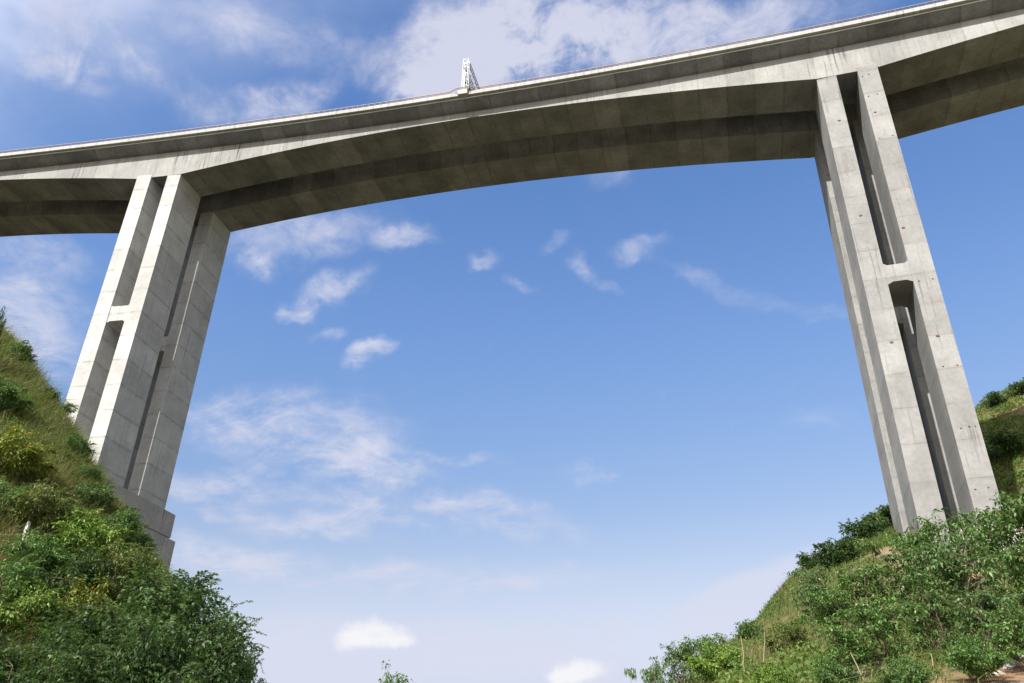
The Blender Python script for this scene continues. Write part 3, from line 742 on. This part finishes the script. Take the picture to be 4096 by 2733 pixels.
#PLANTS
PL = [
 # ---- right slope, trees in front of the pier (far to near)
 ('rosette_tree','tree','leafy tree covering the foot of the right pier\'s outer leg','rosette','mid',0,2225,1150,44,170),
 ('rosette_tree','tree','tall open-branched tree against the pale footing at the frame edge','rosette','mid',1,2325,1125,40,190),
 ('rosette_tree','tree','tree whose top covers the foot of the right pier\'s inner leg','rosette','mid',2,2110,1180,42,150),
 ('rosette_tree','tree','tree just left of the right pier with its top at the pier edge','rosette','mid',3,2040,1235,41,150),
 ('rosette_tree','tree','pale-flecked tree in front of the slot between the right pier\'s legs','rosette','blue',0,2165,1215,37,170),
 ('rosette_tree','tree','dense green tree at the frame edge below the pale footing','rosette','mid',2,2330,1240,34,170),
 ('rosette_tree','tree','slender tree on the slope where bare brown hillside shows behind','rosette','mid',1,1960,1290,40,140),
 ('rosette_tree','tree','small tree whose tip breaks the right hill\'s skyline','rosette','blue',3,1850,1300,48,110),
 ('rosette_tree','tree','thin pale tree below the skyline of the right hill','rosette','mid',0,1895,1340,38,130),
 ('rosette_tree','tree','tree over the orange earth bank below the right pier','rosette','mid',3,2120,1330,31,160),
 ('rosette_tree','tree','tree with pale turned leaves beside the orange earth bank','rosette','blue',2,2250,1345,30,170),
 ('rosette_tree','tree','broad low tree in the middle of the right slope','rosette','mid',1,2010,1370,31,170),
 ('rosette_tree','tree','nearest broad tree at the corner of the right slope','rosette','mid',0,2325,1375,30,150),
 ('rosette_tree','tree','leaning young tree left of the broad low tree','rosette','mid',2,1920,1425,30,130),
 ('rosette_tree','tree','feathery tree standing lowest on the right hill\'s skyline','rosette','blue',1,1560,1465,36,120),
 ('rosette_tree','tree','feathery tree beside the bright green bush on the skyline','rosette','blue',0,1630,1445,38,110),
 ('small_shrub','shrub','bluish shrub at the very foot of the right hill\'s skyline','rosette','blue',2,1500,1505,33,80),
 ('small_shrub','shrub','vivid light green bush in front of the skyline trees','bush','bright',0,1640,1478,27,105),
 ('small_shrub','shrub','vivid light green low bush at the bottom edge beside grass','bush','bright',1,1760,1530,25,80),
 ('small_shrub','shrub','light green bush at the bottom edge below the orange bank','bush','mid',2,2075,1508,24,90),
 ('small_shrub','shrub','low bush at the foot of the leaning young tree','bush','mid',1,1905,1515,27,80),
 ('small_shrub','shrub','round shrub among rubble at the bottom corner','bush','mid',0,2230,1470,27,100),
 ('small_shrub','shrub','olive shrub on the brown grass below the right skyline','bush','olive',2,1800,1430,44,80),
 ('small_shrub','shrub','small shrub on the right skyline above the feathery trees','cover','mid',0,1720,1428,72,50),
 # ---- far hill behind the right pier
 ('hilltop_shrub','shrub','dark shrub on the far hilltop at the frame edge','cover','dark',0,2340,880,150,40),
 ('hilltop_shrub','shrub','dark shrub on the far hill touching the right pier','cover','dark',1,2285,905,148,40),
 ('hilltop_shrub','shrub','dark shrub on the far hill hugging the right pier\'s left edge','cover','dark',2,2022,1165,130,80),
 ('hilltop_shrub','shrub','spiky dark shrub on the far ridge left of the pier','cover','dark',0,1975,1196,126,80),
 ('hilltop_shrub','shrub','dark shrub halfway down the far ridge','cover','dark',1,1912,1243,120,90),
 ('hilltop_shrub','shrub','lowest dark shrub on the far ridge','cover','dark',2,1868,1268,114,60),
 ('hilltop_shrub','shrub','dark green thicket on the far hillside beside the pier foot','cover','dark',2,2275,1000,135,90),
 # ---- left hill
 ('dark_tree','tree','largest dark green tree at the bottom of the left hill','dense','dark',0,425,1325,40,260),
 ('dark_tree','tree','dark green tree left of the largest one, below the footing','dense','dark',1,270,1390,37,250),
 ('dark_tree','tree','lighter feathery tree at the outer edge of the left trees','dense','mid',2,512,1392,42,130),
 ('dark_tree','tree','dark green tree in the bottom corner of the left hill','dense','dark',2,110,1440,34,240),
 ('dark_tree','tree','smallest outer tree with thin sprays against the pale sky','dense','mid',1,545,1480,41,100),
 ('dark_tree','tree','dark green tree at the bottom edge in front of the largest one','dense','dark',0,400,1430,33,230),
 ('hillside_shrub','shrub','yellow-green bush tinged with orange high on the left hill','bush','yellow',0,45,1000,46,120),
 ('hillside_shrub','shrub','glossy dark bush on the skyline beside the left pier leg','bush','mid',1,180,1000,60,58),
 ('hillside_shrub','shrub','dark bush below the left pier\'s inner leg on the skyline','bush','mid',2,203,1070,66,50),
 ('hillside_shrub','shrub','bright shrub hanging over the top of the stepped footing','bush','mid',0,222,1112,62,70),
 ('hillside_shrub','shrub','sunlit shrub against the middle of the stepped footing','bush','mid',1,282,1172,66,80),
 ('hillside_shrub','shrub','small pale shrub against the lower step of the footing','bush','blue',2,332,1228,80,46),
 ('hillside_shrub','shrub','shrub with grassy tufts above the dark hollow of the left hill','bush','olive',0,110,1120,50,120),
 ('hillside_shrub','shrub','shrub at the frame edge under the yellow-green bush','bush','mid',2,25,1110,44,90),
 ('hillside_shrub','shrub','wide light green shrub in the middle of the left hill','bush','bright',1,215,1185,54,130),
 ('hillside_shrub','shrub','leafy shrub beside the white marker post','bush','mid',0,95,1230,44,110),
 ('hillside_shrub','shrub','shrub below the wide light green one','bush','olive',2,290,1255,54,130),
 ('hillside_shrub','shrub','dark leafy shrub deep in the left hill\'s thicket','bush','dark',1,195,1275,46,140),
 ('hillside_shrub','shrub','shrub at the frame edge below the white marker post','bush','mid',1,30,1285,38,120),
 ('hillside_shrub','shrub','shrub under the lowest corner of the footing','bush','olive',0,345,1292,66,60),
 ('hillside_shrub','shrub','yellow-green shrub dotted with orange blossoms above the dark trees','bush','yellow',2,220,1335,42,130),
 ('hillside_shrub','shrub','light green shrub at the frame edge above the corner tree','bush','bright',0,70,1345,37,130),
 ('hillside_shrub','shrub','shrub in the tall grass near the top of the left hill','bush','mid',2,52,790,60,50),
 ('hillside_shrub','shrub','shrub at the frame edge halfway up the grassy left hill','bush','mid',0,20,880,54,80),
 ('hillside_shrub','shrub','dark shrub on the grassy skyline above the left pier leg','cover','dark',1,122,893,64,38),
 ('hillside_shrub','shrub','dark shrub on the uppermost corner of the left skyline','cover','dark',0,3,724,62,24),
 ('frond_plant','plant','feathery frond plant sticking out before the left pier leg','frond','mid',0,162,930,58,30),
 ('frond_plant','plant','feathery frond plant at the top of the stepped footing','frond','bright',1,238,1092,60,34),
 ('frond_plant','plant','feathery frond plant above the dark hollow on the left hill','frond','mid',1,150,1075,54,36),
 # ---- valley floor
 ('sapling','sapling','lone thin sapling with an umbrella of leaves against the pale sky','sapling','mid',0,1447,1533,30,26),
 ('rosette_tree','tree','tree in the valley with only its top showing','rosette','mid',3,925,1552,50,150),
]
FLOWERS = {'yellow-green shrub dotted with orange blossoms above the dark trees': 26, 'wide light green shrub in the middle of the left hill': 0, 'yellow-green bush tinged with orange high on the left hill': 0}
GRP = {'rosette_tree': 'open-branched trees', 'small_shrub': 'bushes on the right slope', 'hilltop_shrub': 'shrubs on the far hill', 'dark_tree': 'dark trees at the foot of the left hill', 'hillside_shrub': 'shrubs on the left hill', 'frond_plant': 'feathery frond plants'}
for (name, cat, label, kind, leaf, var, u, v, r, wpx) in PL:
    plant(name, cat, label, GRP.get(name), kind, leaf, var, u, v, r, wpx, flowers=FLOWERS.get(label, 0), ratio={'hillside_shrub': .85, 'hilltop_shrub': .6, 'small_shrub': .8, 'dark_tree': 1.0, 'rosette_tree': .85}.get(name, 0.0), always=name not in ('dark_tree', 'rosette_tree'))

# ------------------------------------------------------------------ grass and ground cover (uncountable)
def sample(n, a0, a1, r0, r1, pw=1.0):
    a = np.radians(rng.uniform(a0, a1, n)); r = r0+(r1-r0)*rng.uniform(0, 1, n)**pw
    return r*np.sin(a), r*np.cos(a), np.degrees(a), r
def patch(x, y): return vnoise(x/7, y/7, 21)*.6+vnoise(x/2.2, y/2.2, 22)*.4
PX, LX = [], []
for n, a0, a1, r0, r1, hh, ww in ((9000, -55, -43, 38, 74, 1.9, .03), (120000, -55, -42, 33, 76, .95, .035), (95000, -60, -37, 33, 70, .9, .026), (42000, -6, 26, 19, 80, .7, .022), (45000, 2, 27, 78, 175, 1.2, .06), (25000, -43, -30, 20, 110, .8, .03), (14000, -5, 12, 60, 135, 1.0, .045)):
    x, y, a, r = sample(n, a0, a1, r0, r1)
    k = (bare_mask(x, y) < rng.uniform(.05, .5, n)); x, y, a, r = x[k], y[k], a[k], r[k]
    k = patch(x, y) > rng.uniform(.2, .62, len(x)); x, y, a, r = x[k], y[k], a[k], r[k]
    z = terr(x, y)-.03; n = len(x)
    d = unit(np.c_[rng.normal(size=(n, 2))*.3+np.array([.12, 0]), np.ones(n)])
    ti = np.clip((.3 if ww == .035 else .1 if ww < .04 else -.22)+.75*(vnoise(x/9, y/9, 33)*.6+vnoise(x/3, y/3, 34)*.4)+rng.normal(size=n)*.22, 0, 1)
    PX.append((np.c_[x, y, z], d, hh*rng.uniform(.45, 1.25, n), np.full(n, ww), ti))
g = obj('grass', blades_mesh('grass', *[np.concatenate([q[i] for q in PX]) for i in range(5)], M_GRASS))
tag(g, 'long green and straw-coloured grass on the hillsides', 'grass', None, 'stuff')
for n, a0, a1, r0, r1, L0, hh in ((190000, -60, -36, 33, 74, .17, 1.1), (26000, -38, -29, 20, 100, .18, 1.0), (95000, -6, 26, 19, 76, .16, .8), (60000, 13, 27, 118, 174, .42, 1.8), (120000, 1, 27, 76, 172, .36, 1.5), (20000, -4, 12, 60, 135, .28, .9)):
    x, y, a, r = sample(n, a0, a1, r0, r1)
    pt = 1-patch(x, y)
    k = (pt > rng.uniform(.32, .62, n)+np.where((a < -44.6) & (r > 47), +.22, np.where(a < -30, -.12, np.where((a > 8) & (r < 80), -.1, 0)))) & (bare_mask(x, y) < .25); x, y, pt = x[k], y[k], pt[k]; n = len(x)
    cl = np.clip(vnoise(x/1.9, y/1.9, 41)*1.5-.35, 0, 1)*np.clip((pt-.35)*3, 0.15, 1)
    u_ = rng.uniform(0, 1, n)**.6
    z = terr(x, y)+cl*hh*u_
    L = L0*rng.uniform(.6, 1.3, n)
    ti = np.clip(.05+.7*vnoise(x/3.1, y/3.1, 44)+rng.normal(size=n)*.2, 0, 1)
    LX.append((np.c_[x, y, z], unit(rdir(n)+np.array([0, 0, -.1])), unit(rdir(n)*.8+np.array([0, -.2, .9])), L, L*.55, ti))
c = obj('undergrowth', leaves_mesh('undergrowth', *[np.concatenate([q[i] for q in LX]) for i in range(6)], M_COVER))
tag(c, 'low leafy undergrowth covering the hillsides', 'undergrowth', None, 'stuff')

# ------------------------------------------------------------------ small things on the slopes
def ground_at(u, v, r0=15, r1=170):
    d = ray(u, v); hd = math.hypot(d[0], d[1])
    rr = np.arange(r0, r1, .1); zz = terr(rr*d[0]/hd, rr*d[1]/hd)
    k = np.argmax(zz >= rr*d[2]/hd)
    return np.array([rr[k]*d[0]/hd, rr[k]*d[1]/hd, zz[k]])
X = ground_at(50, 1250)
mb = MB(); a = .07
mb.hexa([(-a, -a, -1.0), (a, -a, -1.0), (a, a, -1.0), (-a, a, -1.0), (-a, -a, .75), (a, -a, .75), (a, a, .75), (-a, a, .75)])
mb.hexa([(-a, -a, .752), (a, -a, .752), (a, a, .752), (-a, a, .752), (-.03, -.03, .84), (.03, -.03, .84), (.03, .03, .84), (-.03, .03, .84)])
o = mb.build('marker_post', simple_mat('white_post_paint', (.8, .8, .78), .6, 0, .1, 5)); o.location = X+np.array([0, 0, .5]); o.scale = (1, 1, .8)
tag(o, 'short white marker post in the bushes of the left hill', 'post')
for (u, v, r, du, dv, lab) in ((1708, 1535, 26, -8, -75, 'bare straight dry stem rising beside the vivid green bush'), (1745, 1520, 27, 10, -70, 'thin bare stem against the brown grass slope'), (1990, 1560, 22, -38, -62, 'thick pale broken stem leaning over the bottom bank'), (2150, 1560, 23, -14, -60, 'pale bare stem beside the light green bottom bush')):
    d0 = ray(u, v); p0 = d0*(r/math.hypot(d0[0], d0[1])); p0[2] = float(terr(p0[0], p0[1])[0])-.2
    d1 = ray(u+du, v+dv); p1 = d1*(r*1.01/math.hypot(d1[0], d1[1]))
    T = Tubes(); T.add(curve(np.zeros(3), p1-p0, .02, 7, .012), .022, .010, 6)
    o = obj('dry_stem', T.mesh('dry_stem', simple_mat('dry_wood', (.22, .17, .11), .9, 0, .2, 6))); o.location = p0
    tag(o, lab, 'stem', 'bare dry stems')
M_ROCK = simple_mat('pale_rock', (.24, .225, .20), .9, 0, .25, 3)
def rock(sz):
    import bmesh
    bm = bmesh.new(); bmesh.ops.create_icosphere(bm, subdivisions=2, radius=1)
    sc = rng.uniform(.6, 1.1, 3)*np.array([1.2, 1, .7])
    dirs = rdir(9); offs = rng.uniform(.55, .9, 9)
    for v in bm.verts:
        p = np.array(v.co)
        for q, of in zip(dirs, offs):
            e = p@q
            if e > of: p = p-q*(e-of)
        v.co = Vector(p*sc*sz)
    me = bpy.data.meshes.new('rock'); bm.to_mesh(me); bm.free(); me.materials.append(M_ROCK); return me
for (u, v, sz, lab) in ((2322, 1532, .36, 'largest pale boulder in the rubble at the bottom corner'), (2348, 1512, .26, 'pale boulder at the frame edge beside the largest one'), (2290, 1548, .2, 'squat pale stone beside the largest boulder'), (2018, 1536, .2, 'pale stone on the bottom bank by the leaning stem'), (1972, 1545, .15, 'small flat stone beside the thick leaning stem')):
    o = obj('boulder', rock(sz)); o.location = ground_at(u, v)
    tag(o, lab, 'rock', 'stones on the right slope')

# ------------------------------------------------------------------ sun, sky, clouds
sd = Vector((math.sin(PH)*math.cos(SUN_EL), math.cos(PH)*math.cos(SUN_EL), -math.sin(SUN_EL)))
sl = bpy.data.lights.new('sun', 'SUN'); sl.energy = 4.4; sl.angle = math.radians(.5); sl.color = (1.0, .955, .89)
so = bpy.data.objects.new('sun', sl); so.rotation_euler = sd.to_track_quat('-Z', 'Y').to_euler(); link(so)
wd = bpy.data.worlds.new('World'); scn.world = wd; wd.use_nodes = True
t = NT(wd.node_tree); bg = t.n['Background']; STR = .10; EXPO = 1.1
bg.inputs['Strength'].default_value = STR
sky = t.new('ShaderNodeTexSky', sky_type='NISHITA'); sky.sun_disc = False; sky.sun_elevation = SUN_EL
sky.sun_rotation = math.atan2(-sd[0], -sd[1]) % (2*math.pi)
sky.air_density = 1.0; sky.dust_density = .8; sky.ozone_density = 2.2; sky.altitude = 600
D0 = t.new('ShaderNodeTexCoord').outputs['Generated']
sep = t.new('ShaderNodeSeparateXYZ'); t.put(sep.inputs[0], D0); DZ = sep.outputs[2]
gk = STR*2**EXPO
sx = t.new('ShaderNodeSeparateXYZ'); t.put(sx.inputs[0], sky.outputs[0])
def tone(sock, ref, pw_, out): return t.math('MULTIPLY', t.math('POWER', t.math('MULTIPLY', sock, gk/ref), pw_), out/gk)
base_sky = t.vmath('SCALE', t.comb(tone(sx.outputs[0], .235, 1.5, .218), tone(sx.outputs[1], .394, 1.1, .385), tone(sx.outputs[2], .69, .75, .735)), sc=t.ss(DZ, .15, .52, .74, 1.0))
w1 = t.vmath('SUBTRACT', t.noise(D0, 5, 3, .6, col=True), (.5, .5, .5)); w2 = t.vmath('SUBTRACT', t.noise(D0, 19, 4, .6, col=True), (.5, .5, .5))
DW = t.vmath('ADD', D0, t.vmath('ADD', t.vmath('SCALE', w1, sc=.075), t.vmath('SCALE', w2, sc=.05)))
def blob(u, v, a, b_, ang, wt, src):
    c = ray(u, v); q = math.radians(ang); e = ray(u+math.cos(q), v+math.sin(q)); ax = unit(e-c*(e@c)); by = np.cross(c, ax)
    mp = t.new('ShaderNodeMapping', vector_type='TEXTURE'); t.put(mp.inputs['Vector'], src)
    mp.inputs['Location'].default_value = c; mp.inputs['Rotation'].default_value = Matrix(np.stack([ax, by, c], 1).tolist()).to_euler()
    mp.inputs['Scale'].default_value = (a/PXM, b_/PXM, .6)
    g_ = t.new('ShaderNodeTexGradient', gradient_type='SPHERICAL'); t.put(g_.inputs[0], mp.outputs[0])
    return t.math('MULTIPLY', t.ss(g_.outputs['Fac'], 0, .8), wt)
def total(L, src):
    acc = None
    for q in L:
        x = blob(*q, src); acc = x if acc is None else t.math('ADD', acc, x)
    return acc
VEIL = [(210,70,190,160,30,.56),(150,160,110,50,25,.58),(480,70,150,100,0,.38),(660,80,180,80,10,.48),(560,250,200,70,-8,.5),(690,215,150,60,-15,.55),(830,120,110,80,0,.45),(350,180,120,60,30,.35),
        (1080,110,240,180,-20,1.15),(1260,90,260,140,0,1.05),(1480,70,250,120,0,.8),(1760,50,280,100,-10,.68),(1000,190,160,70,-10,.75),
        (700,530,260,80,-8,.6),(930,540,90,50,-10,.62),(570,605,60,36,10,.62),(760,645,130,55,-18,.8),(690,700,60,28,0,.6),(765,755,60,30,-10,.55),(868,808,80,42,-12,.85),
        (1105,605,60,34,0,.5),(1350,612,60,38,25,.55),(1485,580,80,40,-15,.36),(1270,555,60,30,-20,.35),(1410,655,60,26,20,.4),(1210,650,60,24,20,.3),
        (1430,400,110,34,-12,.36),(1720,670,260,34,18,.28),(1950,740,120,30,10,.25),(90,580,170,60,5,.42),(60,720,170,120,0,.6),(150,830,120,60,20,.45),
        (700,1010,330,140,5,.58),(880,1085,190,60,5,.5),(560,930,180,60,-10,.3),(1060,1060,130,24,5,.35),(1345,1075,110,40,-3,.42),(500,1130,260,80,0,.5),(1150,1190,280,70,5,.52),(1250,1330,240,50,-5,.45),(700,1215,260,46,6,.5),
        (850,1170,220,50,5,.5),(1910,960,120,36,0,.22),(520,1290,200,60,5,.75),(900,1330,360,60,0,.5)]
BANK = [(1690,1385,240,80,-20,1.1),(1860,1280,120,60,-22,.5),(1410,1440,70,40,-25,.6),(1100,1500,420,110,0,.7),(700,1500,360,150,0,.8),(1450,1560,260,70,0,.7)]
CUM = [(865,1455,115,52,0,1.1),(810,1478,60,26,0,.7),(925,1480,50,22,0,.6),(1325,1540,95,40,-6,1.0),(1280,1552,70,24,0,.6)]
PD = t.vmath('DIVIDE', D0, t.comb(t.math('ADD', DZ, .22), t.math('ADD', DZ, .22), t.math('ADD', DZ, .22)))
rotm = t.new('ShaderNodeMapping'); t.put(rotm.inputs['Vector'], t.vmath('ADD', PD, t.vmath('SCALE', w1, sc=.35))); rotm.inputs['Rotation'].default_value = (0, 0, .5); rotm.inputs['Scale'].default_value = (1.0, 2.3, 1.0)
fbm = t.noise(PD, 6.5, 8, .62, .6)
fine = t.noise(PD, 20, 7, .62, .4)
strk = t.noise(rotm.outputs[0], 4.5, 8, .66, .3)
fb = t.math('ADD', t.math('MULTIPLY', fbm, .4), t.math('ADD', t.math('MULTIPLY', fine, .22), t.math('MULTIPLY', strk, .38)))
cv = t.math('ADD', total(VEIL, DW), .05)
mod = t.lin(fb, .36, .66, .05, 1.75)
dn = t.math('MULTIPLY', cv, mod)
al = t.math('MULTIPLY', t.ss(dn, .0, 1.15), .92)
bk = total(BANK, t.vmath('ADD', D0, t.vmath('SCALE', w1, sc=.05)))
bk2 = t.math('ADD', bk, t.math('MULTIPLY', t.math('SUBTRACT', fbm, .5), .5))
ab = t.math('MULTIPLY', t.ss(bk2, .2, .85), .75)
cu = total(CUM, t.vmath('ADD', D0, t.vmath('ADD', t.vmath('SCALE', w1, sc=.02), t.vmath('SCALE', w2, sc=.03))))
ac = t.math('MULTIPLY', t.ss(t.math('ADD', cu, t.math('MULTIPLY', t.math('SUBTRACT', t.noise(D0, 48, 6, .65), .5), 1.1)), .12, 1.35), .95)
k = 1.0/(STR*2**EXPO)
def rad(r_, g_, b_): return (r_*k, g_*k, b_*k)
sdv = t.vmath('DOT_PRODUCT', D0, (-sd[0], -sd[1], -sd[2]))
fill_cloud = t.math('MULTIPLY', t.ss(sdv, .15, .75), t.ss(t.noise(PD, 2.2, 5, .6), .38, .6, .35, .95))  # unseen bright cloud on the sun side, added to fill the shaded faces
hz = t.ss(DZ, .30, .055, 0.0, .97)
base_sky = t.mix(fill_cloud, base_sky, rad(2.7, 2.6, 2.45))
colr = t.mix(hz, base_sky, rad(.60, .68, .86))
colr = t.mix(ab, colr, rad(.70, .725, .87))
colr = t.mix(al, colr, rad(.70, .715, .85))
colr = t.mix(ac, colr, rad(.93, .93, .955))
t.put(bg.inputs['Color'], colr)

# ------------------------------------------------------------------ camera and view
cam = bpy.data.cameras.new('camera'); co = bpy.data.objects.new('camera', cam); link(co)
cam.sensor_width = 36; cam.lens = F/4096*36; cam.clip_start = .1; cam.clip_end = 6000
co.matrix_world = Matrix([[rt2[0], up2[0], -fw[0], 0], [rt2[1], up2[1], -fw[1], 0], [rt2[2], up2[2], -fw[2], 0], [0, 0, 0, 1]])
scn.camera = co
scn.view_settings.view_transform = 'Standard'; scn.view_settings.look = 'None'; scn.view_settings.gamma = 1.0; scn.view_settings.exposure = EXPO
scn.cycles.max_bounces = 8; scn.cycles.diffuse_bounces = 4; scn.cycles.transmission_bounces = 4
